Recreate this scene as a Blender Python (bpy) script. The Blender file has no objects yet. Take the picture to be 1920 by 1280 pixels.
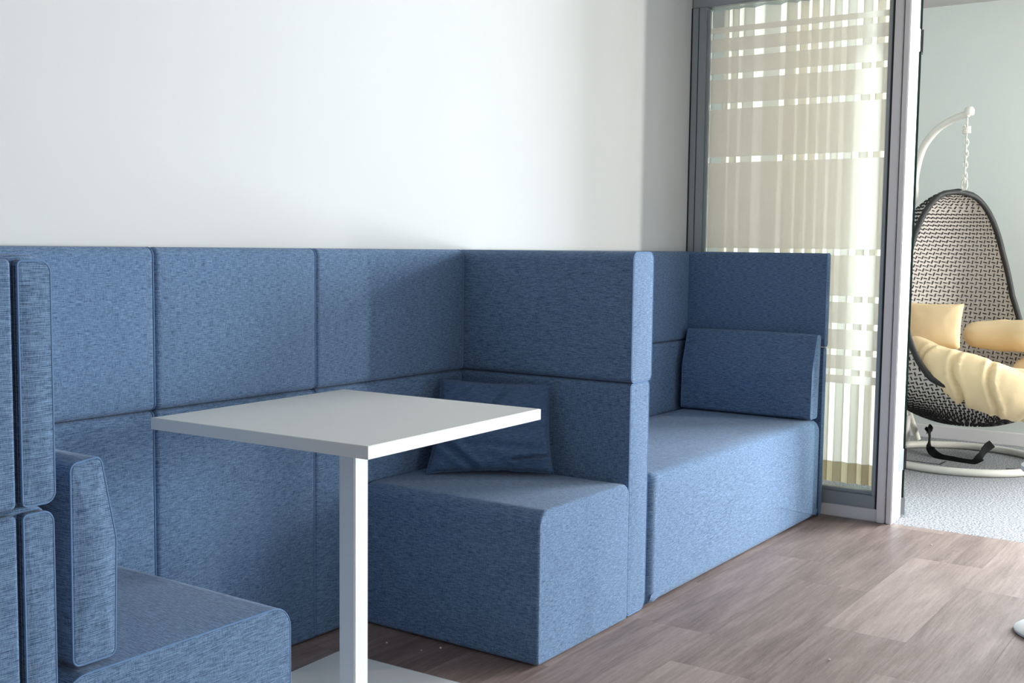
import bpy, bmesh, math, random
from mathutils import Vector, Matrix, noise
random.seed(7)
S = bpy.context.scene
C = S.collection
PI = math.pi

# ------------------------------------------------------------------ camera
F_PX, YAW, PITCH, ROLL = 2136.46, 0.6038, -0.0823, 0.0116
CAM = Vector((-2.5911, -2.4060, 1.1993))
fw = Vector((math.cos(YAW)*math.cos(PITCH), math.sin(YAW)*math.cos(PITCH), math.sin(PITCH)))
rt = Vector((math.sin(YAW), -math.cos(YAW), 0))
up = rt.cross(fw)
c_, s_ = math.cos(ROLL), math.sin(ROLL)
rt, up = c_*rt + s_*up, -s_*rt + c_*up
cd = bpy.data.cameras.new('camera')
cd.sensor_width = 36; cd.lens = F_PX/1920*36; cd.clip_start = .05
cam = bpy.data.objects.new('camera', cd); C.objects.link(cam)
cam.matrix_world = Matrix((( rt.x, up.x, -fw.x, CAM.x), (rt.y, up.y, -fw.y, CAM.y), (rt.z, up.z, -fw.z, CAM.z), (0, 0, 0, 1)))
S.camera = cam

# ------------------------------------------------------------------ world, lights, exposure
w = bpy.data.worlds.new('sky'); S.world = w; w.use_nodes = True
bg = w.node_tree.nodes['Background']
bg.inputs[0].default_value = (.80, .90, 1.0, 1); bg.inputs[1].default_value = 1.2
S.view_settings.view_transform = 'Standard'; S.view_settings.look = 'None'
S.view_settings.exposure = 0.36; S.view_settings.gamma = 1; S.view_settings.use_curve_mapping = False
def area(x0, x1, y0, y1, z0, z1, power, col):
    # daylight entering through a real window opening; lies in the plane of the wall and shines into the room
    l = bpy.data.lights.new('window_daylight', 'AREA'); l.shape = 'RECTANGLE'
    l.size = max(x1-x0, y1-y0); l.size_y = z1-z0; l.energy = power; l.color = col
    o = bpy.data.objects.new('window_daylight', l); C.objects.link(o)
    o.location = ((x0+x1)/2, (y0+y1)/2, (z0+z1)/2)
    o.rotation_euler = (PI/2, 0, 0) if x1-x0 > y1-y0 else (PI/2, 0, PI/2)
YW, YF, XF = -4.5, -6.0, 5.0          # window wall of this room; window wall and side wall of the room beyond
WIN = [(-3.3, -1.7, .12, 2.55), (.9, 2.2, .12, 2.55)]
WINF = [(3.2, 4.1, .10, 2.6), (4.5, 4.86, .10, 2.6)]
WINS = [(-4.0, -2.0, .30, 2.6)]       # window in the side wall, right of the picture
for wn_, pw_, cl_ in zip(WIN, (32, 9), ((1, .98, .96), (.86, .93, 1))): area(wn_[0], wn_[1], YW-.12, YW-.12, wn_[2], wn_[3], pw_, cl_)
for wn_, pw_, cl_ in zip(WINF, (30, 330), ((.95, .98, 1), (1, .965, .92))): area(wn_[0], wn_[1], YF-.12, YF-.12, wn_[2], wn_[3], pw_, cl_)
for wn_, pw_, cl_ in zip(WINS, (560,), ((.86, .93, 1),)): area(XF+.10, XF+.10, wn_[0], wn_[1], wn_[2], wn_[3], pw_, cl_)

# ------------------------------------------------------------------ materials
def sr(r, g, b):
    f = lambda v: (v/255/12.92) if v/255 <= .04045 else ((v/255+.055)/1.055)**2.4
    return (f(r), f(g), f(b), 1)
def newmat(name):
    m = bpy.data.materials.new(name); m.use_nodes = True
    nt = m.node_tree; b = nt.nodes['Principled BSDF']
    return m, nt, b
def N(nt, t, **k):
    n = nt.nodes.new(t)
    for a, v in k.items(): setattr(n, a, v)
    return n
def lk(nt, a, b): nt.links.new(a, b)
def plain(name, col, rough=.5, metal=0, spec=.5, bump=0, bscale=200):
    m, nt, b = newmat(name)
    b.inputs['Base Color'].default_value = col; b.inputs['Roughness'].default_value = rough
    b.inputs['Metallic'].default_value = metal; b.inputs['Specular IOR Level'].default_value = spec
    tc = N(nt, 'ShaderNodeTexCoord'); nz = N(nt, 'ShaderNodeTexNoise'); nz.inputs['Scale'].default_value = bscale
    lk(nt, tc.outputs['Object'], nz.inputs['Vector'])
    if bump:
        bp = N(nt, 'ShaderNodeBump'); bp.inputs['Strength'].default_value = bump; bp.inputs['Distance'].default_value = .001
        lk(nt, nz.outputs[0], bp.inputs['Height']); lk(nt, bp.outputs[0], b.inputs['Normal'])
    else:
        mr = N(nt, 'ShaderNodeMapRange'); mr.inputs[3].default_value = rough*.92; mr.inputs[4].default_value = min(1, rough*1.08)
        lk(nt, nz.outputs[0], mr.inputs[0]); lk(nt, mr.outputs[0], b.inputs['Roughness'])
    return m

def fabric(name, dark, light, wave=.5):
    # melange weave: streaks run along the cloth, fine ribs every 3 mm
    m, nt, b = newmat(name)
    tc = N(nt, 'ShaderNodeTexCoord'); sep = N(nt, 'ShaderNodeSeparateXYZ')
    geo = N(nt, 'ShaderNodeNewGeometry'); sn = N(nt, 'ShaderNodeSeparateXYZ')
    lk(nt, tc.outputs['Normal'], sn.inputs[0])
    az = N(nt, 'ShaderNodeMath', operation='ABSOLUTE'); lk(nt, sn.outputs[2], az.inputs[0])
    gt = N(nt, 'ShaderNodeMath', operation='GREATER_THAN'); gt.inputs[1].default_value = .72; lk(nt, az.outputs[0], gt.inputs[0])
    def streak(scl):
        mp = N(nt, 'ShaderNodeMapping'); mp.inputs['Scale'].default_value = scl
        lk(nt, tc.outputs['Object'], mp.inputs[0])
        nz = N(nt, 'ShaderNodeTexNoise'); nz.inputs['Scale'].default_value = 1; nz.inputs['Detail'].default_value = 3
        lk(nt, mp.outputs[0], nz.inputs['Vector']); return nz.outputs[0]
    def mix(a, c, f):
        x = N(nt, 'ShaderNodeMix'); x.data_type = 'FLOAT'
        if hasattr(f, 'links') or not isinstance(f, (int, float)): lk(nt, f, x.inputs[0])
        else: x.inputs[0].default_value = f
        lk(nt, a, x.inputs[2]); lk(nt, c, x.inputs[3]); return x.outputs[0]
    side = streak((48, 48, 700)); side2 = streak((560, 560, 110))
    top = streak((700, 48, 110)); top2 = streak((110, 520, 110))
    st = mix(mix(side, side2, .38), mix(top, top2, .38), gt.outputs[0])
    def rib(ax, pitch):
        s2 = N(nt, 'ShaderNodeSeparateXYZ'); lk(nt, tc.outputs['Object'], s2.inputs[0])
        mu = N(nt, 'ShaderNodeMath', operation='MULTIPLY'); mu.inputs[1].default_value = 2*PI/pitch
        lk(nt, s2.outputs[ax], mu.inputs[0])
        si = N(nt, 'ShaderNodeMath', operation='SINE'); lk(nt, mu.outputs[0], si.inputs[0]); return si.outputs[0]
    ribs = mix(rib(2, .0034), rib(0, .0034), gt.outputs[0])
    mr = N(nt, 'ShaderNodeMapRange'); mr.inputs[1].default_value = .36; mr.inputs[2].default_value = .64
    lk(nt, st, mr.inputs[0])
    ad = N(nt, 'ShaderNodeMath', operation='MULTIPLY_ADD'); ad.inputs[1].default_value = .16*wave; ad.use_clamp = True
    lk(nt, ribs, ad.inputs[0]); lk(nt, mr.outputs[0], ad.inputs[2])
    cr = N(nt, 'ShaderNodeMix'); cr.data_type = 'RGBA'
    cr.inputs[6].default_value = dark; cr.inputs[7].default_value = light
    lk(nt, ad.outputs[0], cr.inputs[0]); lk(nt, cr.outputs[2], b.inputs['Base Color'])
    b.inputs['Roughness'].default_value = .9; b.inputs['Specular IOR Level'].default_value = .2
    b.inputs['Sheen Weight'].default_value = .12; b.inputs['Sheen Roughness'].default_value = .5
    bp = N(nt, 'ShaderNodeBump'); bp.inputs['Strength'].default_value = .25; bp.inputs['Distance'].default_value = .0012
    lk(nt, ad.outputs[0], bp.inputs['Height']); lk(nt, bp.outputs[0], b.inputs['Normal'])
    return m
M = {}
M['blue'] = fabric('blue_melange_fabric', sr(56, 79, 109), sr(119, 145, 178), .9)
M['pillow'] = fabric('dark_blue_pillow_fabric', sr(50, 72, 102), sr(88, 112, 146), .3)
M['piping'] = plain('blue_piping', sr(104, 133, 172), .9, spec=.2)
M['wall'] = plain('white_wall_paint', sr(203, 203, 202), .85, spec=.2, bump=.06, bscale=160)
M['sage'] = plain('pale_sage_wall_paint', sr(220, 224, 218), .85, spec=.2, bump=.06, bscale=160)
M['greywall'] = plain('low_bounce_wall_grey', sr(128, 126, 122), .85, spec=.2)  # unseen walls; invented grey, kept low to cut bounced fill light
M['ceil'] = plain('ceiling_paint', sr(176, 174, 170), .9, spec=.2)  # unseen ceiling, toned down so less light bounces back
M['white'] = plain('white_laminate', sr(226, 225, 221), .42, spec=.4)
M['polewhite'] = plain('white_powder_coat', sr(228, 228, 226), .35, spec=.45)
M['grey'] = plain('grey_aluminium', sr(158, 164, 166), .42, metal=.2)
M['gasket'] = plain('black_gasket', sr(26, 26, 28), .7)
M['jamb'] = plain('white_frame_lacquer', sr(240, 234, 233), .4)
M['steel'] = plain('brushed_steel', sr(165, 170, 174), .35, metal=.8)
M['cream'] = plain('cream_powder_coat', sr(226, 222, 212), .4)
M['strap'] = plain('black_webbing', sr(14, 14, 15), .9, spec=.2, bump=.2, bscale=700)
M['wicker'] = plain('greige_wicker', sr(205, 198, 192), .7, spec=.3, bump=.4, bscale=120)
M['wickerblack'] = plain('black_wicker', sr(30, 27, 27), .6, spec=.4)
M['rim'] = plain('dark_wrapped_rim', sr(36, 36, 36), .6, bump=.6, bscale=160)
M['beige'] = plain('beige_cotton', sr(228, 203, 162), .92, spec=.15, bump=.25, bscale=260)
M['chrome'] = plain('polished_chrome', sr(230, 230, 232), .12, metal=1)
M['crumb'] = plain('pale_crumb', sr(225, 215, 195), .9)
M['dark'] = plain('dark_underlay', sr(52, 44, 40), .9)

def wood():
    m, nt, b = newmat('taupe_oak_vinyl')
    tc = N(nt, 'ShaderNodeTexCoord'); oi = N(nt, 'ShaderNodeObjectInfo')
    ad = N(nt, 'ShaderNodeVectorMath', operation='ADD')
    cb = N(nt, 'ShaderNodeCombineXYZ')
    mu = N(nt, 'ShaderNodeMath', operation='MULTIPLY'); mu.inputs[1].default_value = 37
    lk(nt, oi.outputs['Random'], mu.inputs[0]); lk(nt, mu.outputs[0], cb.inputs[0]); lk(nt, mu.outputs[0], cb.inputs[1])
    lk(nt, tc.outputs['Object'], ad.inputs[0]); lk(nt, cb.outputs[0], ad.inputs[1])
    def nz(scl, det, dist=0):
        mp = N(nt, 'ShaderNodeMapping'); mp.inputs['Scale'].default_value = scl; lk(nt, ad.outputs[0], mp.inputs[0])
        n = N(nt, 'ShaderNodeTexNoise'); n.inputs['Scale'].default_value = 1; n.inputs['Detail'].default_value = det
        n.inputs['Distortion'].default_value = dist
        lk(nt, mp.outputs[0], n.inputs['Vector']); return n.outputs[0]
    grain = nz((5, 95, 1), 5, .6); band = nz((1.6, 11, 1), 3, 1.2); speck = nz((30, 260, 1), 2)
    a1 = N(nt, 'ShaderNodeMath', operation='MULTIPLY_ADD'); a1.inputs[1].default_value = .55; lk(nt, grain, a1.inputs[0])
    a0 = N(nt, 'ShaderNodeMath', operation='MULTIPLY_ADD'); a0.inputs[1].default_value = .6; a0.inputs[2].default_value = -.28; lk(nt, band, a0.inputs[0])
    lk(nt, a0.outputs[0], a1.inputs[2])
    a2 = N(nt, 'ShaderNodeMath', operation='MULTIPLY_ADD'); a2.inputs[1].default_value = .28; lk(nt, speck, a2.inputs[0]); lk(nt, a1.outputs[0], a2.inputs[2])
    a3 = N(nt, 'ShaderNodeMath', operation='MULTIPLY_ADD'); a3.inputs[1].default_value = .20; lk(nt, oi.outputs['Random'], a3.inputs[0]); lk(nt, a2.outputs[0], a3.inputs[2])
    cr = N(nt, 'ShaderNodeValToRGB'); e = cr.color_ramp.elements
    e[0].position = .22; e[0].color = sr(96, 76, 69); e[1].position = .85; e[1].color = sr(172, 151, 143)
    k = e.new(.5); k.color = sr(135, 114, 106)
    lk(nt, a3.outputs[0], cr.inputs[0]); lk(nt, cr.outputs[0], b.inputs['Base Color'])
    mr = N(nt, 'ShaderNodeMapRange'); mr.inputs[3].default_value = .44; mr.inputs[4].default_value = .58
    lk(nt, grain, mr.inputs[0]); lk(nt, mr.outputs[0], b.inputs['Roughness'])
    b.inputs['Specular IOR Level'].default_value = .75
    bp = N(nt, 'ShaderNodeBump'); bp.inputs['Strength'].default_value = .12; bp.inputs['Distance'].default_value = .001
    lk(nt, a2.outputs[0], bp.inputs['Height']); lk(nt, bp.outputs[0], b.inputs['Normal'])
    return m
M['wood'] = wood()
def carpet():
    m, nt, b = newmat('speckled_grey_carpet')
    tc = N(nt, 'ShaderNodeTexCoord'); n = N(nt, 'ShaderNodeTexNoise'); n.inputs['Scale'].default_value = 110; n.inputs['Detail'].default_value = 4
    lk(nt, tc.outputs['Object'], n.inputs['Vector'])
    cr = N(nt, 'ShaderNodeValToRGB'); e = cr.color_ramp.elements
    e[0].position = .36; e[0].color = sr(104, 104, 110); e[1].position = .62; e[1].color = sr(186, 185, 187)
    lk(nt, n.outputs[0], cr.inputs[0]); lk(nt, cr.outputs[0], b.inputs['Base Color'])
    b.inputs['Roughness'].default_value = 1; b.inputs['Specular IOR Level'].default_value = .1
    bp = N(nt, 'ShaderNodeBump'); bp.inputs['Strength'].default_value = .7; bp.inputs['Distance'].default_value = .004
    lk(nt, n.outputs[0], bp.inputs['Height']); lk(nt, bp.outputs[0], b.inputs['Normal'])
    return m
M['carpet'] = carpet()
def glassmat(name, tint, refl=.06):
    m, nt, b = newmat(name); nt.nodes.remove(b); out = nt.nodes['Material Output']
    tr = N(nt, 'ShaderNodeBsdfTransparent'); tr.inputs[0].default_value = tint
    gl = N(nt, 'ShaderNodeBsdfGlossy'); gl.inputs['Roughness'].default_value = .02
    fr = N(nt, 'ShaderNodeFresnel'); fr.inputs[0].default_value = 1.3
    mx = N(nt, 'ShaderNodeMixShader'); lk(nt, fr.outputs[0], mx.inputs[0]); lk(nt, tr.outputs[0], mx.inputs[1]); lk(nt, gl.outputs[0], mx.inputs[2])
    lk(nt, mx.outputs[0], out.inputs[0]); return m
M['glass'] = glassmat('clear_glass', (.97, .985, .98, 1))
M['doorglass'] = glassmat('green_edged_glass', (.9, .96, .94, 1))
M['glassedge'] = plain('dark_green_glass_edge', sr(16, 40, 38), .25)
def veil(name, col, trans, opaque):
    m, nt, b = newmat(name); nt.nodes.remove(b); out = nt.nodes['Material Output']
    d = N(nt, 'ShaderNodeBsdfDiffuse'); d.inputs[0].default_value = col
    t = N(nt, 'ShaderNodeBsdfTranslucent'); t.inputs[0].default_value = col
    p = N(nt, 'ShaderNodeBsdfTransparent')
    a = N(nt, 'ShaderNodeMixShader'); a.inputs[0].default_value = trans
    lk(nt, d.outputs[0], a.inputs[1]); lk(nt, t.outputs[0], a.inputs[2])
    c = N(nt, 'ShaderNodeMixShader'); c.inputs[0].default_value = opaque
    tc = N(nt, 'ShaderNodeTexCoord'); nz = N(nt, 'ShaderNodeTexNoise'); nz.inputs['Scale'].default_value = 300
    lk(nt, tc.outputs['Object'], nz.inputs['Vector'])
    mr = N(nt, 'ShaderNodeMapRange'); mr.inputs[3].default_value = opaque-.03; mr.inputs[4].default_value = min(1, opaque+.03)
    lk(nt, nz.outputs[0], mr.inputs[0]); lk(nt, mr.outputs[0], c.inputs[0])
    lk(nt, p.outputs[0], c.inputs[1]); lk(nt, a.outputs[0], c.inputs[2]); lk(nt, c.outputs[0], out.inputs[0]); return m
M['film'] = veil('frosted_film', sr(255, 247, 240), .66, .70)
M['curtain'] = veil('cream_curtain', sr(253, 241, 229), .66, .97)
M['hem'] = veil('beige_curtain_hem', sr(214, 192, 160), .3, .99)

# ------------------------------------------------------------------ helpers
def mk(name, verts, faces, mat, parent=None, smooth=True, ang=40, local=False):
    off = Vector((0, 0, 0)) if (parent is None or local) else base_of(parent)
    me = bpy.data.meshes.new(name)
    me.from_pydata([tuple(Vector(v)-off) for v in verts], [], faces)
    bm = bmesh.new(); bm.from_mesh(me)
    bmesh.ops.recalc_face_normals(bm, faces=bm.faces)
    for f in bm.faces: f.smooth = smooth
    if smooth:
        for e in bm.edges:
            if len(e.link_faces) == 2 and e.calc_face_angle(0) > math.radians(ang): e.smooth = False
    bm.to_mesh(me); bm.free()
    me.materials.append(M[mat] if isinstance(mat, str) else mat)
    o = bpy.data.objects.new(name, me); C.objects.link(o)
    if parent is not None: o.parent = parent
    return o
BASE = {}
def base_of(p):
    v = Vector((0, 0, 0))
    while p is not None:
        v += p.location; p = p.parent
    return v
def tag(o, label, cat, group=None):
    o['label'] = label; o['category'] = cat
    if group: o['group'] = group
    return o
def thing(name, label, cat, loc, group=None):
    o = bpy.data.objects.new(name, None); C.objects.link(o); o.location = loc; o.empty_display_size = .1
    return tag(o, label, cat, group)
def struct(o): o['kind'] = 'structure'; return o
def rebase(o, loc):
    # move a mesh's origin to loc without moving the mesh
    loc = Vector(loc)
    for v in o.data.vertices: v.co -= loc
    o.location = loc; return o
BOXF = [(0,1,3,2), (4,6,7,5), (0,4,5,1), (2,3,7,6), (0,2,6,4), (1,5,7,3)]
def boxv(x0, x1, y0, y1, z0, z1):
    return [(x, y, z) for x in (x0, x1) for y in (y0, y1) for z in (z0, z1)]
def box(name, x0, x1, y0, y1, z0, z1, mat, parent=None, bev=0):
    o = mk(name, boxv(x0, x1, y0, y1, z0, z1), BOXF, mat, parent, smooth=False)
    if bev:
        bm = bmesh.new(); bm.from_mesh(o.data)
        bmesh.ops.bevel(bm, geom=bm.edges[:], offset=bev, segments=2, affect='EDGES')
        bm.to_mesh(o.data); bm.free()
    return o
def multi(boxes):
    V, Fs = [], []
    for b in boxes:
        n = len(V); V += boxv(*b); Fs += [tuple(i+n for i in f) for f in BOXF]
    return V, Fs
def rpoly(poly, radii, seg=6, flat=5):
    # rounded polygon (counter-clockwise): list of (point, normal, weight)
    n = len(poly); out = []
    if not hasattr(radii, '__len__'): radii = [radii]*n
    arcs = []
    for i in range(n):
        p0, p1, p2 = Vector(poly[i-1]), Vector(poly[i]), Vector(poly[(i+1) % n])
        d1, d2 = (p1-p0).normalized(), (p2-p1).normalized()
        th = math.acos(max(-1, min(1, d1.dot(d2)))); r = radii[i]
        t = r*math.tan(th/2); a = p1-d1*t
        n1 = Vector((d1.y, -d1.x)); n2 = Vector((d2.y, -d2.x)); cc = a-n1*r
        pts = []
        for k in range(seg+1):
            ang = th*k/seg
            nn = Vector((n1.x*math.cos(ang)-n1.y*math.sin(ang), n1.x*math.sin(ang)+n1.y*math.cos(ang)))
            pts.append((cc+nn*r, nn, 0))
        arcs.append((pts, n2))
    for i in range(n):
        pts, n2 = arcs[i]; nxt = arcs[(i+1) % n][0]
        out += pts
        a, b = pts[-1][0], nxt[0][0]; L = (b-a).length
        ts = [min(.003/L, .2)] + [k/(flat+1) for k in range(1, flat+1)] + [1-min(.003/L, .2)] if L > .01 else []
        for t in sorted(ts): out.append((a.lerp(b, t), n2, math.sin(PI*t)))
    return out
def pad(name, prof, axis, c0, c1, r, mat, parent=None, bulge=0, capb=0, n=8, bdir=None, capb1=0):
    P = lambda a, b, c: {'x': (c, a, b), 'y': (a, c, b), 'z': (a, b, c)}[axis]
    cen = sum((p for p, _, _ in prof), Vector((0, 0)))/len(prof)
    q = 4; rings = []
    for k in range(q+1):
        an = PI/2*(1-k/q); rings.append((c0+r*(1-math.sin(an)), r*(1-math.cos(an)), 0))
    body = [c0+r+.003] + [c0+r+(c1-c0-2*r)*k/(n+1) for k in range(1, n+1)] + [c1-r-.003]
    for c in body: rings.append((c, 0, 1))
    for k in range(q+1):
        an = PI/2*k/q; rings.append((c1-r*(1-math.sin(an)), r*(1-math.cos(an)), 0))
    V, Fs = [], []; m = len(prof)
    def capring(c, sgn, ins, scl, bl):
        for p, nn, wt in prof:
            pp = p-nn*ins; pp = cen+(pp-cen)*scl
            V.append(P(pp.x, pp.y, c+sgn*bl))
    caps = [(q_, 1-q_*q_) for q_ in (.02, .2, .4, .6, .8, .92)]
    for s, bl in caps: capring(c0, -1, r+.002, s, capb*bl)
    capring(c0, -1, r+.002, 1, 0)
    for c, ins, bod in rings:
        u = 2*(c-c0)/(c1-c0)-1
        for p, nn, wt in prof:
            pp = p-nn*ins
            if bod and (bdir is None or nn.dot(Vector(bdir)) > .6): pp = pp+nn*bulge*wt*(1-u**4)
            V.append(P(pp.x, pp.y, c))
    capring(c1, 1, r+.002, 1, 0)
    for s, bl in reversed(caps): capring(c1, 1, r+.002, s, capb1*bl)
    nr = len(V)//m
    for i in range(nr-1):
        for j in range(m):
            k = (j+1) % m; Fs.append((i*m+j, i*m+k, (i+1)*m+k, (i+1)*m+j))
    Fs.append(tuple(range(m))[::-1]); Fs.append(tuple((nr-1)*m+j for j in range(m)))
    return mk(name, V, Fs, mat, parent)
def rect(a0, a1, b0, b1): return [(a0, b0), (a1, b0), (a1, b1), (a0, b1)]
def tube(name, path, rad, mat, parent=None, closed=False, sides=8, local=False):
    path = [Vector(p) for p in path]; n = len(path); V, Fs = [], []
    rads = rad if hasattr(rad, '__len__') else [rad]*n
    ref = None
    for i, p in enumerate(path):
        a = path[i-1] if (i or closed) else p; b = path[(i+1) % n] if (i < n-1 or closed) else p
        t = (b-a).normalized()
        if ref is None: ref = t.orthogonal().normalized()
        ref = (ref-t*ref.dot(t)).normalized(); bi = t.cross(ref)
        for k in range(sides):
            an = 2*PI*k/sides; V.append(p+(ref*math.cos(an)+bi*math.sin(an))*rads[i])
    for i in range(n if closed else n-1):
        o2 = ((i+1) % n)*sides
        for k in range(sides): Fs.append((i*sides+k, i*sides+(k+1) % sides, o2+(k+1) % sides, o2+k))
    if not closed: Fs.append(tuple(range(sides))); Fs.append(tuple((n-1)*sides+k for k in range(sides)))
    if closed:
        # close the frame twist by matching the nearest vertex of the first ring
        last = V[(n-1)*sides]; sh = min(range(sides), key=lambda k: (V[k]-last).length)
        Fs = Fs[:(n-1)*sides]
        for k in range(sides): Fs.append(((n-1)*sides+k, (n-1)*sides+(k+1) % sides, (k+1+sh) % sides, (k+sh) % sides))
    return mk(name, V, Fs, mat, parent, local=local)
def piping(prof, axis, c, r, parent, ins=.0015, rad=.0019, sgn=-1):
    P = lambda a, b, cc: {'x': (cc, a, b), 'y': (a, cc, b), 'z': (a, b, cc)}[axis]
    pts = []; last = None
    for p, nn, wt in prof:
        pp = p-nn*ins
        if last is not None and (pp-last).length < .002: continue
        pts.append(P(pp.x, pp.y, c-sgn*r*.25)); last = pp
    return tube('piping', pts, rad, 'piping', parent, closed=True, sides=6)
def spline(ctrl, n=12):
    c = [Vector(p) for p in ctrl]; c = [2*c[0]-c[1]]+c+[2*c[-1]-c[-2]]; out = []
    for i in range(1, len(c)-2):
        for k in range(n):
            t = k/n; a, b, d, e = c[i-1], c[i], c[i+1], c[i+2]
            out.append(.5*((2*b)+(d-a)*t+(2*a-5*b+4*d-e)*t*t+(3*b-a-3*d+e)*t**3))
    out.append(c[-2]); return out
def lathe(name, prof, cx, cy, mat, parent=None, n=32):
    V, Fs = [], []; m = len(prof)
    for i in range(n):
        a = 2*PI*i/n
        for r, z in prof: V.append((cx+r*math.cos(a), cy+r*math.sin(a), z))
    for i in range(n):
        for j in range(m-1): k = (i+1) % n; Fs.append((i*m+j, k*m+j, k*m+j+1, i*m+j+1))
    Fs.append(tuple(i*m for i in range(n))); Fs.append(tuple(i*m+m-1 for i in range(n)))
    return mk(name, V, Fs, mat, parent)

# ------------------------------------------------------------------ room shell
XL, XG, YB, ZC = -7.0, 2.44, .045, 2.75
floor = struct(box('floor', XL, XG+.02, YW-.15, YB, -.06, -.012, 'dark'))
# planks, each one a piece of the floor
PWID, PLEN, GAP = .26, 1.02, .0007
bm = bmesh.new()
def plank_mesh(L):
    V = boxv(0, L, 0, PWID-GAP, -.012, 0)
    me = bpy.data.meshes.new('plank'); me.from_pydata(V, [], BOXF)
    b = bmesh.new(); b.from_mesh(me); bmesh.ops.recalc_face_normals(b, faces=b.faces)
    b.to_mesh(me); b.free()
    me.materials.append(M['wood']); return me
full = plank_mesh(PLEN-GAP)
offs = {0: .635, 1: 1.375, 2: 1.945, 3: .61, -1: 1.12, -2: .3, -3: .85}
row = 0
y = -.69
rows = []
k = -3
while True:
    y0 = -.69-PWID*(k+1)
    if y0 < YW-.1: break
    rows.append((k, y0)); k += 1
for k, y0 in rows:
    if y0 > YB: continue
    off = offs.get(k, random.random()) % PLEN
    x = XL-PLEN+((off-XL) % PLEN)
    while x < XG+.02:
        a, b = max(x, XL), min(x+PLEN, XG+.02)
        if b-a > .03 and b > -3.2:
            me = full if b-a > PLEN-.001 else plank_mesh(b-a-GAP)
            o = bpy.data.objects.new('plank', me); C.objects.link(o); o.parent = floor; o.location = (a, y0, 0)
        x += PLEN
# far-room carpet
carp = struct(box('floor_carpet', XG+.02, XF, YF-.15, 1.6, -.06, .0, 'carpet'))
for p, q in (((4.068, -.593), (4.048, -.783)), ((4.048, -.783), (4.174, -.784)), ((4.03, -1.13), (4.16, -1.12)), ((4.16, -1.12), (4.2, -1.22))):
    d = (Vector(q)-Vector(p)).normalized(); nn = Vector((-d.y, d.x))*.004
    V = [(*(Vector(p)+nn), .0), (*(Vector(q)+nn), .0), (*(Vector(q)-nn), .0), (*(Vector(p)-nn), .0)]
    V += [(x, y, .002) for x, y, z in V]
    mk('carpet_line', V, [(0,1,2,3), (4,5,6,7), (0,1,5,4), (1,2,6,5), (2,3,7,6), (3,0,4,7)], 'gasket', carp, smooth=False)
struct(box('wall_back', XL, XG+.18, YB, YB+.12, 0, ZC, 'wall'))
struct(box('wall_left', XL-.12, XL, YW-.15, YB+.12, 0, ZC, 'greywall'))
def window_wall(name, xa, xb, y, wins):
    xs = [xa]+[v for w_ in wins for v in w_[:2]]+[xb]
    V, Fs = multi([(xs[i], xs[i+1], y-.15, y, 0, ZC) for i in range(0, len(xs), 2)]
        + [(a, b, y-.15, y, 0, z0) for a, b, z0, z1 in wins] + [(a, b, y-.15, y, z1, ZC) for a, b, z0, z1 in wins])
    return struct(mk(name, V, Fs, 'greywall', smooth=False))
window_wall('wall_front', XL, XG+.02, YW, WIN)
window_wall('wall_far_front', XG-.1, XF, YF, WINF)
struct(box('wall_far_side', XG-.1, XG+.02, YF, YW-.15, 0, ZC, 'wall'))
a_, b_, c_z, d_z = WINS[0]
V, Fs = multi([(XF, XF+.12, YF-.15, a_, 0, ZC), (XF, XF+.12, b_, 1.72, 0, ZC), (XF, XF+.12, a_, b_, 0, c_z), (XF, XF+.12, a_, b_, d_z, ZC)])
struct(mk('wall_right', V, Fs, 'sage', smooth=False))
struct(box('wall_far_back', XG+.18, XF, 1.6, 1.72, 0, ZC, 'sage'))
struct(box('wall_over_partition', XG, XG+.18, YW, YB, 2.42, ZC, 'wall'))
struct(box('ceiling', XL-.12, XF+.12, YF-.15, 1.72, ZC, ZC+.1, 'ceil'))
pb = [(XF-.012, -.004), (XF, -.004)]
bb = struct(box('baseboard_right', XF-.014, XF-.0005, YF, 1.6, .0, .082, 'jamb', bev=.003))
for i, (a, b, z0, z1, yw) in enumerate([(*w_, YW) for w_ in WIN]+[(*w_, YF) for w_ in WINF]):
    wn = struct(bpy.data.objects.new('window_%d' % (i+2), None)); C.objects.link(wn); wn.location = ((a+b)/2, yw, z0)
    for bx in ((a, a+.05, z0, z1), (b-.05, b, z0, z1), (a+.05, b-.05, z0, z0+.05), (a+.05, b-.05, z1-.05, z1)):
        box('frame', bx[0], bx[1], yw-.07, yw-.02, bx[2], bx[3], 'jamb', wn)
    box('pane', a+.05, b-.05, yw-.05, yw-.045, z0+.05, z1-.05, 'glass', wn)

wn = struct(bpy.data.objects.new('window_6', None)); C.objects.link(wn); wn.location = (XF, (a_+b_)/2, c_z)
for bx in ((a_, a_+.05, c_z, d_z), (b_-.05, b_, c_z, d_z), (a_+.05, b_-.05, c_z, c_z+.05), (a_+.05, b_-.05, d_z-.05, d_z)):
    box('frame', XF+.02, XF+.07, bx[0], bx[1], bx[2], bx[3], 'jamb', wn)
box('pane', XF+.045, XF+.05, a_+.05, b_-.05, c_z+.05, d_z-.05, 'glass', wn)

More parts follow.
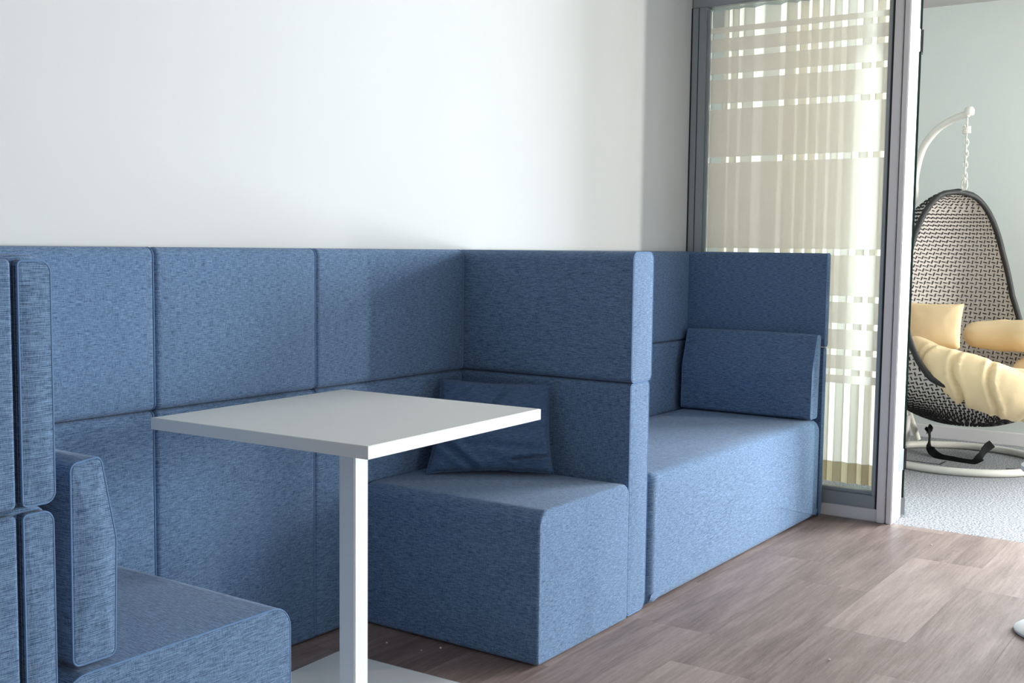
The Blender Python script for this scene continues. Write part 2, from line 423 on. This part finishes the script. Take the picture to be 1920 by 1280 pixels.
# ------------------------------------------------------------------ glazed partition (window_1) with frosted film bands
win = struct(bpy.data.objects.new('window_1', None)); C.objects.link(win); win.location = (XG, -.45, 0)
GX = XG+.035
box('frame_stile', XG, XG+.09, -.027, .042, .115, 2.34, 'grey', win, bev=.003)
box('frame_lip', XG+.018, XG+.07, -.042, -.0272, .13, 2.33, 'grey', win, bev=.002)
box('gasket', XG-.004, XG+.004, .0425, .0448, .0, 2.34, 'gasket', win)
box('frame_groove', XG-.0015, XG+.001, .006, .009, .115, 2.34, 'gasket', win)
box('frame_stile', XG, XG+.09, -.907, -.889, .115, 2.34, 'grey', win, bev=.003)
box('gasket', XG-.001, XG+.08, -.915, -.9072, .058, 2.42, 'gasket', win)
box('bottom_rail', XG, XG+.09, -.907, .042, .058, .1145, 'grey', win, bev=.003)
box('rail_lip', XG+.018, XG+.07, -.8888, -.0422, .115, .131, 'grey', win, bev=.002)
box('top_rail', XG, XG+.09, -.907, .042, 2.3405, 2.418, 'grey', win, bev=.003)
box('plinth', XG+.004, XG+.09, -.9145, .042, .0, .0575, 'jamb', win, bev=.002)
box('glass_pane', GX, GX+.006, -.8885, -.0425, .132, 2.3395, 'glass', win)
clear = [2.275, 2.205, 2.118, 2.014, 1.876, 1.625, 1.195, .985, .862, .745, .655]     # centre heights of the clear slots between film bands
lo, hi = .61, 2.262
edges = sorted(clear)
z_prev = .605
bands = []
slots = [c for c in edges if c < 2.25]
for c in slots:
    h = .0135
    bands.append((z_prev, c-h)); z_prev = c+h
bands.append((z_prev, 2.245))
for a, b in bands:
    if b-a > .01: box('frosted_band', GX-.0016, GX-.0004, -.887, -.044, a, b, 'film', win)

# door jamb and its reveal
jm = struct(bpy.data.objects.new('door_frame', None)); jm.name = 'trim_1'; C.objects.link(jm); jm.location = (XG+.09, -.95, 0)
box('jamb_post', XG-.008, XG+.12, -.953, -.9155, .0, 2.42, 'jamb', jm, bev=.003)
box('jamb_groove', XG+.002, XG+.11, -.9575, -.9532, .0, 2.42, 'gasket', jm)
box('jamb_cover', XG-.012, XG+.05, -.984, -.958, .0, 2.42, 'jamb', jm, bev=.004)
box('reveal', XG+.0505, XG+.172, -.972, -.958, .0, 2.42, 'polewhite', jm, bev=.001)
box('door_stop', XG+.075, XG+.092, -.978, -.9725, .06, 2.42, 'polewhite', jm, bev=.001)
for a, b in ((2.077, 2.174), (.217, .314)):
    box('hinge_plate', XG+.1, XG+.172, -.977, -.9723, a, b, 'steel', jm, bev=.001)
# open glass door leaf, swung into the far room
dr = struct(bpy.data.objects.new('door_1', None)); C.objects.link(dr)
PV = Vector((2.632, -.972)); DA = math.atan2(PV.y+.0-CAM.y, PV.x-CAM.x)
dr.location = (PV.x, PV.y, 0); dr.rotation_euler = (0, 0, DA)
def lbox(name, bx, mat, parent, bev=0):
    o = mk(name, boxv(*bx), BOXF, mat, parent, smooth=False, local=True); return o
lbox('glass_leaf', (.004, .84, -.0045, .0045, .012, 2.36), 'doorglass', dr)
lbox('glass_edge', (0, .004, -.005, .005, .012, 2.36), 'glassedge', dr)
lbox('glass_edge', (.8402, .8442, -.005, .005, .012, 2.36), 'glassedge', dr)
lbox('bottom_fitting', (-.012, .11, -.012, .012, .010, .085), 'steel', dr)
for a, b in ((2.077, 2.174), (.217, .314)):
    h = lbox('hinge', (-.012, .07, .006, .011, a, b), 'steel', dr)
    lbox('hinge', (-.006, .07, -.011, -.0055, a, b), 'gasket', dr)
# pleated curtain behind the partition, hung in the far room
cu = thing('curtain', 'pleated cream curtain hanging behind the frosted glass partition', 'curtain', (XG+.2, -.42, .12))
rngc = random.Random(3)
def curtain_mesh(z0, z1, name, mat, dx=0):
    V, Fs = [], []; n = 260; nz = 10
    xs = [(.055+.86*i/n) for i in range(n+1)]
    for j in range(nz+1):
        z = z0+(z1-z0)*j/nz
        for i in range(n+1):
            yy = -.965+.05+.86*i/n+.025
            s = i/n
            ph = 2*PI*(15*s+.9*math.sin(5.1*s)+.5*math.sin(11*s+1))
            amp = .024*(.75+.25*math.sin(9*s+2))*(1-.12*math.sin(z*1.7+s*4))
            V.append((XG+.2+dx+amp*math.sin(ph+.12*math.sin(z*2)), yy+.006*math.sin(2*ph), z))
    for j in range(nz):
        for i in range(n): a = j*(n+1)+i; Fs.append((a, a+1, a+n+2, a+n+1))
    return mk(name, V, Fs, mat, cu, ang=80)
curtain_mesh(.215, 2.36, 'cloth', 'curtain')
curtain_mesh(.118, .214, 'hem', 'hem')
box('curtain_rail', XG+.165, XG+.235, -.92, .03, 2.362, 2.385, 'grey', cu)

# ------------------------------------------------------------------ modular sofa
X0, X1, X2, X3, T = -1.457, -.712, -.129, .6, .142
X5, YE = 2.382, -.668
ZT, ZS = 1.19, .769
def back_panel(label, xa, xb, zt=ZT, zs=ZS):
    t = thing('padded_screen', label, 'sofa screen', ((xa+xb)/2, .02, 0), 'blue padded back panels against the white wall')
    for nm, z0, z1, yf, rr in (('upper_pad', zs+.0008, zt, 0, .030), ('lower_pad', .004, zs-.0008, .006, .022)):
        pr = rpoly([(yf, z0), (YB-.004, z0), (YB-.004, z1), (yf, z1)], [rr*.6, .014, .014, rr*.8], flat=7)
        p = pad(nm, pr, 'x', xa+.0015, xb-.0015, .012, 'blue', t, bulge=.004, bdir=(-1, 0))
        piping(pr, 'x', xb-.0015, .012, p, sgn=1)
    return t
back_panel('blue back panel behind the leaning left cushion, cut by the left divider', X0-.14, X1)
back_panel('blue back panel directly behind the white table, middle of three', X1, X2)
back_panel('blue back panel in the corner with the tall middle divider', X2, X3)
back_panel('blue back panel mostly hidden behind the middle divider', X3+T, 1.56)
back_panel('blue back panel beside the glass partition behind the long bench', 1.56, X5)

def divider(label, xa, xb, y0, y1, zt, zs, R, lowins=.005):
    t = thing('sofa_divider', label, 'sofa divider', ((xa+xb)/2, (y0+y1)/2, 0), 'blue padded dividers between the booths')
    u = rpoly(rect(xa, xb, zs+.001, zt), [.02, .02, R, R], flat=5)
    a = pad('upper_pad', u, 'y', y0, y1, .008, 'blue', t, capb=.002)
    piping(u, 'y', y0, .008, a)
    l = rpoly(rect(xa+lowins, xb-lowins, .004, zs-.001), [.02, .035, .016, .016], flat=5)
    b = pad('lower_pad', l, 'y', y0+.004, y1, .008, 'blue', t, capb=.002)
    piping(l, 'y', y0+.004, .008, b)
    return t
divider('tall blue divider between the table booth and the long bench', X3+.001, X3+T-.001, YE, .041, ZT, ZS, .028)
divider('tall blue divider pressed against the glass partition', X5+.001, XG-.014, YE-.006, .041, ZT, ZS, .016, .002)
# foreground divider: outer wrap, recessed strip and inner gusset on its end
ld = thing('sofa_divider', 'blue divider cut off by the left edge of the picture', 'sofa divider', (X0-.07, -.34, 0), 'blue padded dividers between the booths')
for nm, z0, z1 in (('upper_pad', .7585, 1.178), ('lower_pad', .004, .7555)):
    ins = 0 if nm == 'upper_pad' else .004
    pr = rpoly(rect(X0-.138, X0-ins, z0, z1), [.014, .02, .03, .04], flat=5)
    p = pad(nm, pr, 'y', -.664, -.0035, .006, 'blue', ld)
    g = rpoly(rect(X0-.0625, X0-ins, z0, z1-.008), [.009, .02, .022, .009], flat=5)
    gg = pad('end_gusset', g, 'y', -.685, -.6645, .005, 'blue', p, capb=.002)
    piping(g, 'y', -.685, .005, gg)
    h = rpoly(rect(X0-.138, X0-.0745, z0, z1-.006), [.014, .010, .010, .03], flat=5)
    pad('outer_wrap', h, 'y', -.688, -.6645, .006, 'blue', p)

def seat(name, label, xa, xb, y0, y1, h, R, rc, capb=.006, bulge=.01, axis='y'):
    t = thing(name, label, 'bench seat', ((xa+xb)/2, (y0+y1)/2, 0), 'blue upholstered bench seats')
    pr = rpoly(rect(xa, xb, .004, h), [.012, .012, R, R], flat=9, seg=8)
    b = pad('seat_body', pr, 'y', y0, y1, rc, 'blue', t, bulge=bulge, capb=capb, n=10, bdir=(0, 1))
    return t, b, pr
t, b, pr = seat('bench_seat', 'blue bench seat in the foreground under the leaning left cushion', X0+.004, -.909, -.684, -.004, .442, .05, .006, capb=.004, bulge=.006)
piping(pr, 'y', -.684, .006, b)
t, b, pr = seat('bench_seat', 'short blue block seat carrying the throw pillow', .068, X3-.002, YE-.005, -.004, .452, .045, .008, capb=.004, bulge=.006)
t, b, pr = seat('bench_seat', 'long blue bench between middle divider and glass partition', X3+T+.004, X5-.003, YE-.005, -.004, .448, .06, .035, capb=.01, bulge=.004)

def bolster(label, poly, y0, y1):
    xs = [p[0] for p in poly]; zs = [p[1] for p in poly]
    t = thing('back_cushion', label, 'cushion', (sum(xs)/len(xs), (y0+y1)/2, min(zs)), 'loose blue back cushions leaning on dividers')
    a = sum(poly[i][0]*poly[(i+1) % len(poly)][1]-poly[(i+1) % len(poly)][0]*poly[i][1] for i in range(len(poly)))
    if a < 0: poly = poly[::-1]
    pr = rpoly(poly, .016, flat=6)
    b = pad('cushion_body', pr, 'y', y0, y1, .007, 'blue', t, bulge=.005, capb=.005)
    piping(pr, 'y', y0, .007, b); piping(pr, 'y', y1, .007, b, sgn=1)
bolster('wedge back cushion leaning on the left foreground divider', [(-1.418, .4495), (-1.328, .4495), (-1.322, .665), (-1.352, .822), (-1.416, .815)], -.665, -.03)
bolster('wedge back cushion on the long bench by the glass partition', [(2.352, .4545), (2.262, .4545), (2.268, .66), (2.322, .828), (2.3715, .824)], -.662, -.03)

# throw pillow in the corner
def throw_pillow():
    BL, BR, TR, TL = Vector((.275, -.095, .462)), Vector((.528, -.425, .462)), Vector((.572, -.385, .752)), Vector((.418, -.042, .757))
    n = 44; V, Fs = [], []; idx = {}
    nrm = Vector((-.79, -.58, .2)).normalized()
    for side in (1, -1):
        for i in range(n+1):
            for j in range(n+1):
                u, v = i/n, j/n
                edge = i in (0, n) or j in (0, n)
                if side == -1 and edge: idx[(-1, i, j)] = idx[(1, i, j)]; continue
                a, b = 2*u-1, 2*v-1
                # outline pulled in between the corners
                pu = u - .030*a*(1-b*b); pv = v - .035*b*(1-a*a)
                p = BL.lerp(BR, pu).lerp(TL.lerp(TR, pu), pv)
                th = ((1-a*a)*(1-b*b))**.42
                th *= .062*(1.15-.35*v)
                cr = 0
                if side == 1:
                    def crease(x0, y0, x1, y1, wd, dp):
                        d = Vector((x1-x0, y1-y0)); L = d.length; d /= L
                        q = Vector((u-x0, v-y0)); s = q.dot(d); e = abs(q.x*d.y-q.y*d.x)
                        if s < 0: e = math.hypot(e, s)
                        if s > L: e = math.hypot(e, s-L)
                        return -dp*math.exp(-(e/wd)**2)+.5*dp*math.exp(-((e-wd*1.8)/wd)**2)
                    cr += crease(.02, .38, .36, .04, .030, .016)
                    cr += crease(.98, .19, .66, .13, .018, .018)
                    cr += crease(.62, .98, .50, .76, .028, .011)
                    cr += crease(.25, .93, .02, .70, .03, .006)
                    cr += crease(.10, .55, .85, .48, .05, .004)
                    cr += crease(.30, .30, .90, .26, .04, .005)
                    cr += .006*noise.noise(Vector((u*5, v*7, 3)))+.003*noise.noise(Vector((u*13, v*16, 8)))
                    cr *= min(1, th/.02)
                p = p+nrm*side*(th*(1 if side == 1 else .75))+nrm*cr
                if edge: p = p+Vector((0, 0, .004*noise.noise(Vector((u*9, v*9, 1)))))
                p.z = max(p.z, .4595)
                idx[(side, i, j)] = len(V); V.append(p)
        for i in range(n):
            for j in range(n): Fs.append((idx[(side, i, j)], idx[(side, i+1, j)], idx[(side, i+1, j+1)], idx[(side, i, j+1)]))
    t = thing('throw_pillow', 'crumpled dark blue throw pillow tucked in the corner behind the table', 'pillow', (.45, -.24, .4595))
    mk('pillow_body', V, Fs, 'pillow', t, ang=75)
    ed = [V[idx[(1, i, 0)]] for i in range(n)]+[V[idx[(1, n, j)]] for j in range(n)]+[V[idx[(1, n-i, n)]] for i in range(n)]+[V[idx[(1, 0, n-j)]] for j in range(n)]
    tube('seam', ed, .0022, 'pillow', t, closed=True, sides=6)
throw_pillow()

# ------------------------------------------------------------------ white table
tx, ty, ph = -.482, -.471, .037
tb = thing('cafe_table', 'square white laminate table on a single square post and flat base', 'table', (tx, ty, 0))
tb.rotation_euler = (0, 0, ph)
def tpart(name, bx, mat, bev):
    o = mk(name, boxv(*bx), BOXF, mat, tb, smooth=False, local=True)
    b = bmesh.new(); b.from_mesh(o.data); bmesh.ops.bevel(b, geom=b.edges[:], offset=bev, segments=2, affect='EDGES'); b.to_mesh(o.data); b.free()
    return o
top = tpart('tabletop', (-.3485, .3485, -.336, .336, .752, .7808), 'white', .0012)
for bx in ((-.35, -.3487, -.3375, .3375, .7528, .7798), (.3487, .35, -.3375, .3375, .7528, .7798), (-.3485, .3485, -.3375, -.3362, .7528, .7798), (-.3485, .3485, .3362, .3375, .7528, .7798)):
    o = mk('edge_band', boxv(*bx), BOXF, 'white', top, smooth=False, local=True)
tpart('post', (-.0265, .0265, -.0265, .0265, .0085, .7475), 'polewhite', .003)
tpart('mounting_plate', (-.13, .13, -.13, .13, .7478, .7516), 'polewhite', .001)
tpart('base_plate', (-.315, .315, -.325, .325, .0005, .008), 'polewhite', .0015)

# ------------------------------------------------------------------ hanging egg chair in the far room
HG = Vector((4.2, -.815, 0)); fv = Vector((-.3715, -.9284, 0)); lv = Vector((-.9284, .3715, 0)); RC = Vector((4.22, -.85, 0))
def L2(l, f, z): return HG+lv*l+fv*f+Vector((0, 0, z))
st = thing('chair_stand', 'cream tubular stand with floor ring and curved arm holding the hanging chair', 'chair stand', RC)
tube('floor_ring', [RC+Vector((.455*math.cos(2*PI*k/64), .455*math.sin(2*PI*k/64), .0215)) for k in range(64)], .021, 'cream', st, closed=True, sides=12)
pl = spline([(4.47, -.47, .045), (4.47, -.45, .25), (4.47, -.36, .6), (4.43, -.33, .95), (4.37, -.41, 1.28), (4.326, -.501, 1.50), (4.323, -.508, 1.645), (4.307, -.548, 1.80), (4.275, -.628, 1.90), (4.243, -.708, 1.946), (4.218, -.771, 1.968), (4.198, -.822, 1.978)], 8)
n = len(pl)
tube('arm', pl, [.026-.007*k/(n-1) for k in range(n)], 'cream', st, sides=12)
tube('brace', [(4.472, -.45, .33), (4.55, -.525, .05)], .018, 'cream', st, sides=12)
tube('brace', [(4.472, -.45, .33), (4.33, -.412, .05)], .018, 'cream', st, sides=12)
lathe('end_cap', [(.001, 1.968), (.022, 1.968), (.027, 1.976), (.027, 2.0), (.018, 2.014), (.001, 2.016)], HG.x+fv.x*.012, HG.y+fv.y*.012, 'cream', st, n=20)
lathe('foot_sleeve', [(.02, .05), (.031, .05), (.031, .2), (.027, .206), (.02, .206)], 4.47, -.466, 'cream', st, n=20)

# chain: hook, spring, links
ch = thing('hanging_chain', 'white chain with spring between stand arm and wicker basket', 'chain', L2(0, 0, 1.553))
def link(zc, hl, wd, rot, rad=.0042, name='link'):
    pts = []
    for k in range(20):
        a = 2*PI*k/20
        x = wd*math.cos(a); z = zc+hl*(math.copysign(abs(math.sin(a))**.8, math.sin(a)))
        pts.append(HG+Vector((x*math.cos(rot), x*math.sin(rot), z)))
    tube(name, pts, rad, 'cream', ch, closed=True, sides=6)
link(1.928, .030, .011, .4, name='hook')
tube('spring', [HG+Vector((.019*math.cos(a), .019*math.sin(a), 1.868+.042*a/(2*PI*5.5))) for a in [k*.35 for k in range(99)]], .0045, 'cream', ch, sides=6)
z = 1.848
k = 0
while z > 1.60:
    link(z, .021, .0115, .3+(k % 2)*PI/2*.85); z -= .031; k += 1
link(1.583, .030, .018, 1.2, .005, 'ring_link')

# basket: egg-shaped shell of revolution, front opening cut along a curve
Z0, Z1, ZM, RM = .235, 1.552, .604, .525
def egg_r(z):
    h = (Z1-ZM) if z > ZM else (ZM-Z0)
    t = max(0, 1-((z-ZM)/h)**2); return RM*t**(.5 if z < ZM else .40)
def egg_p(phi, z, off=0):
    r = egg_r(z)+off                       # phi = 0 at the back
    return L2(r*math.sin(phi), .06-.0*z-r*1.0*math.cos(phi)+.07*max(0, (ZM-z)), z)
def fcut(z):
    pts = [(.40, 1.0), (.45, .62), (.52, .37), (.62, .26), (.75, .16), (.95, .08), (1.2, .04), (1.6, .02)]
    for (a, fa), (b, fb) in zip(pts, pts[1:]):
        if a <= z <= b: return .693*(fa+(fb-fa)*(z-a)/(b-a))-.049
    return 2 if z < .4 else -.035
def fval(p): return (p-HG).dot(fv)
eg = thing('hanging_egg_chair', 'egg-shaped hanging chair of black and greige wicker with dark rim', 'hanging chair', L2(0, 0, Z0))
zs = []
arc = 0; NR = 64
zs = [(Z0+Z1)/2-(Z1-Z0)/2*math.cos(PI*(i+.0)/NR) for i in range(NR+1)]
zs[0] += .004; zs[-1] -= .003
NC = 96
def clampphi(phi, z):
    # slide phi back to the cut line when it lies in the opening
    sgn = 1 if phi >= 0 else -1
    if fval(egg_p(phi, z)) <= fcut(z): return phi
    lo_, hi_ = 0, abs(phi)
    for _ in range(18):
        md = (lo_+hi_)/2
        if fval(egg_p(md, z)) <= fcut(z): lo_ = md
        else: hi_ = md
    return sgn*lo_
V, Fs = [], []
for off in (0, .012):
    b0 = len(V)
    for z in zs:
        for j in range(NC+1):
            V.append(egg_p(clampphi(-PI+2*PI*j/NC, z), z, off))
    for i in range(NR):
        for j in range(NC):
            a = b0+i*(NC+1)+j
            q = (a, a+1, a+NC+2, a+NC+1)
            if (V[q[0]]-V[q[1]]).length < 1e-5 and (V[q[2]]-V[q[3]]).length < 1e-5: continue
            Fs.append(q)
shell = mk('basket_shell', V, Fs, 'wicker', eg, ang=180)
bmx = bmesh.new(); bmx.from_mesh(shell.data); bmesh.ops.remove_doubles(bmx, verts=bmx.verts, dist=.0004); bmx.to_mesh(shell.data); bmx.free()
# black woven strands, proud of the shell on both faces
V, Fs = [], []
def dash(c, a, b, nn, ha, hb, hn):
    n0 = len(V)
    for i in (-1, 1):
        for j in (-1, 1):
            for k in (-1, 1): V.append(c+a*ha*i+b*hb*j*(1 if True else 0)+nn*hn*k)
    Fs.extend(tuple(i+n0 for i in f) for f in BOXF)
z = Z0+.02; i = 0
pitch = .0262
ang_z = .14
while z < Z1-.012:
    r = egg_r(z); nc = int(2*round(2*PI*RM*.96/pitch/2)) if r > .30 else int(2*round(2*PI*.22/pitch/2))
    dr = (egg_r(min(z+.004, Z1-.001))-egg_r(max(z-.004, Z0+.001)))/.008
    dz = pitch/math.sqrt(1+min(dr*dr, 40))
    for j in range(nc):
        phi = -PI+2*PI*(j+.5*(0))/nc
        p = egg_p(phi, z)
        if fval(p) > fcut(z)-.012: continue
        e = egg_p(phi+.01, z)-egg_p(phi-.01, z); e.normalize()
        v = egg_p(phi, min(Z1-.004, z+.006))-egg_p(phi, z-.006); v.normalize()
        nn = e.cross(v).normalized()
        if nn.dot(p-L2(0, .06, z)) < 0: nn = -nn
        sc = min(1, 2*PI*r/nc/pitch*1.1)
        tw = .22
        if (i+j) % 2 == 0: a, b = (e*math.cos(tw)+v*math.sin(tw)), (v*math.cos(tw)-e*math.sin(tw))
        else: a, b = (v*math.cos(tw)-e*math.sin(tw)), (e*math.cos(tw)+v*math.sin(tw))
        dash(p+nn*.006, a, b, nn, .0105*sc, .0026, .0100)
    z += dz; i += 1
wv = mk('black_weave', V, Fs, 'wickerblack', eg, smooth=False); wv['kind'] = 'stuff'
# rim along the cut
left, right = [], []
zr = [Z1-.006-(Z1-.42)*k/70 for k in range(71)]
def rimphi(z):
    return clampphi(PI*.999, z)
for z in zr:
    ph_ = rimphi(z)
    left.append(egg_p(ph_, z, .006)); right.append(egg_p(-ph_, z, .006))
path = left[::-1]+right[1:]
path = [p for i, p in enumerate(path) if i == 0 or (p-path[i-1]).length > .003]
tube('rim', path, .0165, 'rim', eg, closed=True, sides=10)

# cushions of the egg chair
def blob(name, label, parts, cat, group=None, vox=.016, folds=(), sm=8):
    base = Vector((sum(p[0].x for p in parts)/len(parts), sum(p[0].y for p in parts)/len(parts), min(p[0].z-p[2] for p in parts)))
    b = bmesh.new()
    for p in parts:
        c, axes, rz, (ra, rb) = p[0], p[1], p[2], p[3]
        mt = Matrix.Translation(c-base) @ Matrix(((axes[0].x*ra, axes[1].x*rb, axes[2].x*rz, 0), (axes[0].y*ra, axes[1].y*rb, axes[2].y*rz, 0), (axes[0].z*ra, axes[1].z*rb, axes[2].z*rz, 0), (0, 0, 0, 1)))
        bmesh.ops.create_uvsphere(b, u_segments=24, v_segments=16, radius=1, matrix=mt)
    me = bpy.data.meshes.new(name); b.to_mesh(me); b.free(); me.materials.append(M['beige'])
    o = bpy.data.objects.new(name, me); C.objects.link(o); o.location = base
    r = o.modifiers.new('union', 'REMESH'); r.mode = 'VOXEL'; r.voxel_size = vox; r.use_smooth_shade = True
    s = o.modifiers.new('soften', 'SMOOTH'); s.factor = .5; s.iterations = sm
    dg = bpy.context.evaluated_depsgraph_get(); me2 = bpy.data.meshes.new_from_object(o.evaluated_get(dg))
    o.modifiers.clear(); o.data = me2
    nm = [v.normal.copy() for v in me2.vertices]
    for v, q in zip(me2.vertices, nm):
        wp = v.co+base
        d = .005*noise.noise(wp*10)+.0015*noise.noise(wp*30)
        for (c_f, d_f, side, wd, dp) in folds:            # a crease runs across the roll, strongest on its outer side
            rel = wp-c_f
            if rel.length > .22: continue
            sd = rel.normalized().dot(side)
            ds = abs(rel.dot(d_f)+.03*math.sin(rel.z*16+c_f.x*40)+.25*rel.z*rel.z*4)
            d += max(0, min(1, sd*1.4+.25))*(-dp*math.exp(-(ds/wd)**2)+.5*dp*math.exp(-((ds-2.2*wd)/wd)**2))
        v.co += q*d
    for p in me2.polygons: p.use_smooth = True
    if not me2.materials: me2.materials.append(M['beige'])
    return tag(o, label, cat, group)
Zv = Vector((0, 0, 1))
def ax(d):
    d = d.normalized(); s = Zv.cross(d)
    s = s.normalized() if s.length > 1e-4 else Vector((1, 0, 0))
    return (d, s, d.cross(s))
def sausage(ctrl, rads, n=5):
    P_ = spline(ctrl, n); out = []
    for i, p in enumerate(P_):
        d = (P_[min(i+1, len(P_)-1)]-P_[max(i-1, 0)])
        t_ = i/(len(P_)-1)*(len(rads)-1); k = min(int(t_), len(rads)-2); r = rads[k]+(rads[k+1]-rads[k])*(t_-k)
        out.append((p, ax(d), r*.92, (r*1.0, r)))
    return out
parts = sausage([L2(.335, -.02, .66), L2(.37, .13, .575), L2(.33, .31, .525), L2(.24, .48, .465), L2(.03, .58, .44), L2(-.22, .46, .47), L2(-.34, .24, .52)], [.08, .135, .15, .15, .145, .13, .10])
parts += [(L2(0, .14, .47), (lv, fv, Zv), .10, (.32, .34))]
folds = [(L2(.37, .13, .575), (fv-lv*.1).normalized(), lv, .011, .016), (L2(.335, .29, .53), (fv-lv*.35).normalized(), lv, .013, .026),
    (L2(.27, .43, .48), (fv*.8-lv*.5).normalized(), (lv+fv*.3).normalized(), .012, .024), (L2(.15, .53, .455), (fv*.5-lv*.8).normalized(), (lv*.6+fv*.7).normalized(), .013, .022)]
blob('seat_cushion', 'puffy beige seat cushion bulging over the front rim of the hanging chair', parts, 'cushion', None, .016, folds)
a3 = (Vector((.1, -.995, 0)).normalized(), Vector((.35, .035, .94)).normalized(), Vector((-.94, -.095, .35)).normalized())
def square_pillow(name, label, cen, axes, w_, h_, th_):
    n = 24; V, Fs, idx = [], [], {}
    for side in (1, -1):
        for i in range(n+1):
            for j in range(n+1):
                a, b = 2*i/n-1, 2*j/n-1
                if side == -1 and (i in (0, n) or j in (0, n)): idx[(-1, i, j)] = idx[(1, i, j)]; continue
                tt = th_*((1-a*a)*(1-b*b))**.38
                q = cen+axes[0]*w_*a*(1-.05*(1-b*b))+axes[1]*h_*b*(1-.05*(1-a*a))+axes[2]*side*tt
                q += axes[2]*side*.006*noise.noise(q*16)
                idx[(side, i, j)] = len(V); V.append(q)
        for i in range(n):
            for j in range(n): Fs.append((idx[(side, i, j)], idx[(side, i+1, j)], idx[(side, i+1, j+1)], idx[(side, i, j+1)]))
    o = mk(name, V, Fs, 'beige', None, ang=75)
    zmin = min(v.z for v in V)
    return tag(rebase(o, (cen.x, cen.y, zmin)), label, 'cushion', 'beige cushions in the hanging chair')
square_pillow('scatter_cushion', 'square beige cushion standing against the left inside of the wicker', Vector((4.10, -.70, .785)), a3, .158, .135, .055)
parts = sausage([L2(-.22, -.02, .725), L2(-.30, .10, .725), L2(-.30, .22, .73)], [.085, .105, .10], 4)
o = blob('arm_cushion', 'beige cushion roll at the right inside of the wicker', parts, 'cushion', 'beige cushions in the hanging chair', .016, ())

# black strap on the stand
def ribbon(path, wd, th):
    V, Fs = [], []; P_ = spline(path, 8); n = len(P_)
    wdir = Vector((.75, .15, .35)).normalized()
    for i, p in enumerate(P_):
        t_ = (P_[min(i+1, n-1)]-P_[max(i-1, 0)]).normalized()
        wv_ = (wdir-t_*wdir.dot(t_)).normalized(); nn = t_.cross(wv_)
        for a, b in ((-1, -1), (1, -1), (1, 1), (-1, 1)): V.append(p+wv_*wd/2*a+nn*th/2*b)
    for i in range(n-1):
        for k in range(4): Fs.append((i*4+k, i*4+(k+1) % 4, i*4+4+(k+1) % 4, i*4+4+k))
    Fs += [(0,1,2,3), tuple((n-1)*4+k for k in range(4))]
    return V, Fs
V, Fs = ribbon([(4.53, -.585, .115), (4.50, -.60, .135), (4.46, -.615, .10), (4.40, -.64, .03), (4.27, -.71, .012), (4.23, -.80, .008), (4.20, -.92, .008), (4.25, -.955, .03), (4.36, -.945, .045), (4.50, -.935, .05), (4.60, -.945, .062)], .05, .004)
o = mk('strap', V, Fs, 'strap', None, ang=30)
tag(rebase(o, (4.35, -.75, .003)), 'black webbing strap trailing over the floor ring of the stand', 'strap')

# ------------------------------------------------------------------ small things
sp = (1.285, -1.845)
pt = thing('pedestal_table', 'round white pedestal foot at the right edge of the wood floor', 'side table', (sp[0], sp[1], 0))
lathe('base_disc', [(.001, .001), (.130, .001), (.134, .004), (.134, .010), (.126, .016), (.03, .024), (.001, .024)], sp[0], sp[1], 'polewhite', pt, 40)
lathe('column', [(.001, .0245), (.02, .0245), (.02, .515), (.001, .515)], sp[0], sp[1], 'chrome', pt, 20)
lathe('round_top', [(.001, .5155), (.13, .5155), (.135, .520), (.135, .534), (.13, .538), (.001, .538)], sp[0], sp[1], 'white', pt, 40)
def floor_at(u, v):
    d = fw+rt*((u-960)/F_PX)+up*((640-v)/F_PX); return CAM+d*(-CAM.z/d.z)
for (u, v, s, lb) in ((725, 1206, .004, 'pale crumb on the dark floor nearest the table post'), (790, 1220, .003, 'tiny pale crumb between two others on the dark floor by the block seat'), (826, 1216, .0045, 'pale crumb on the dark floor closest to the block seat'), (1746, 1022, .004, 'pale crumb on the wood floor near the carpet threshold'), (1555, 1238, .0045, 'pale crumb on the open wood floor below the long bench')):
    p = floor_at(u, v); b = bmesh.new(); bmesh.ops.create_icosphere(b, subdivisions=1, radius=s)
    for q in b.verts: q.co *= 1+.35*noise.noise(q.co*400+p); q.co.z *= .6
    zm = min(q.co.z for q in b.verts)
    for q in b.verts: q.co.z -= zm
    me = bpy.data.meshes.new('crumb'); b.to_mesh(me); b.free(); me.materials.append(M['crumb'])
    o = bpy.data.objects.new('crumb', me); C.objects.link(o); o.location = p+Vector((0, 0, .0003)); tag(o, lb, 'crumb', 'crumbs on the wood floor')
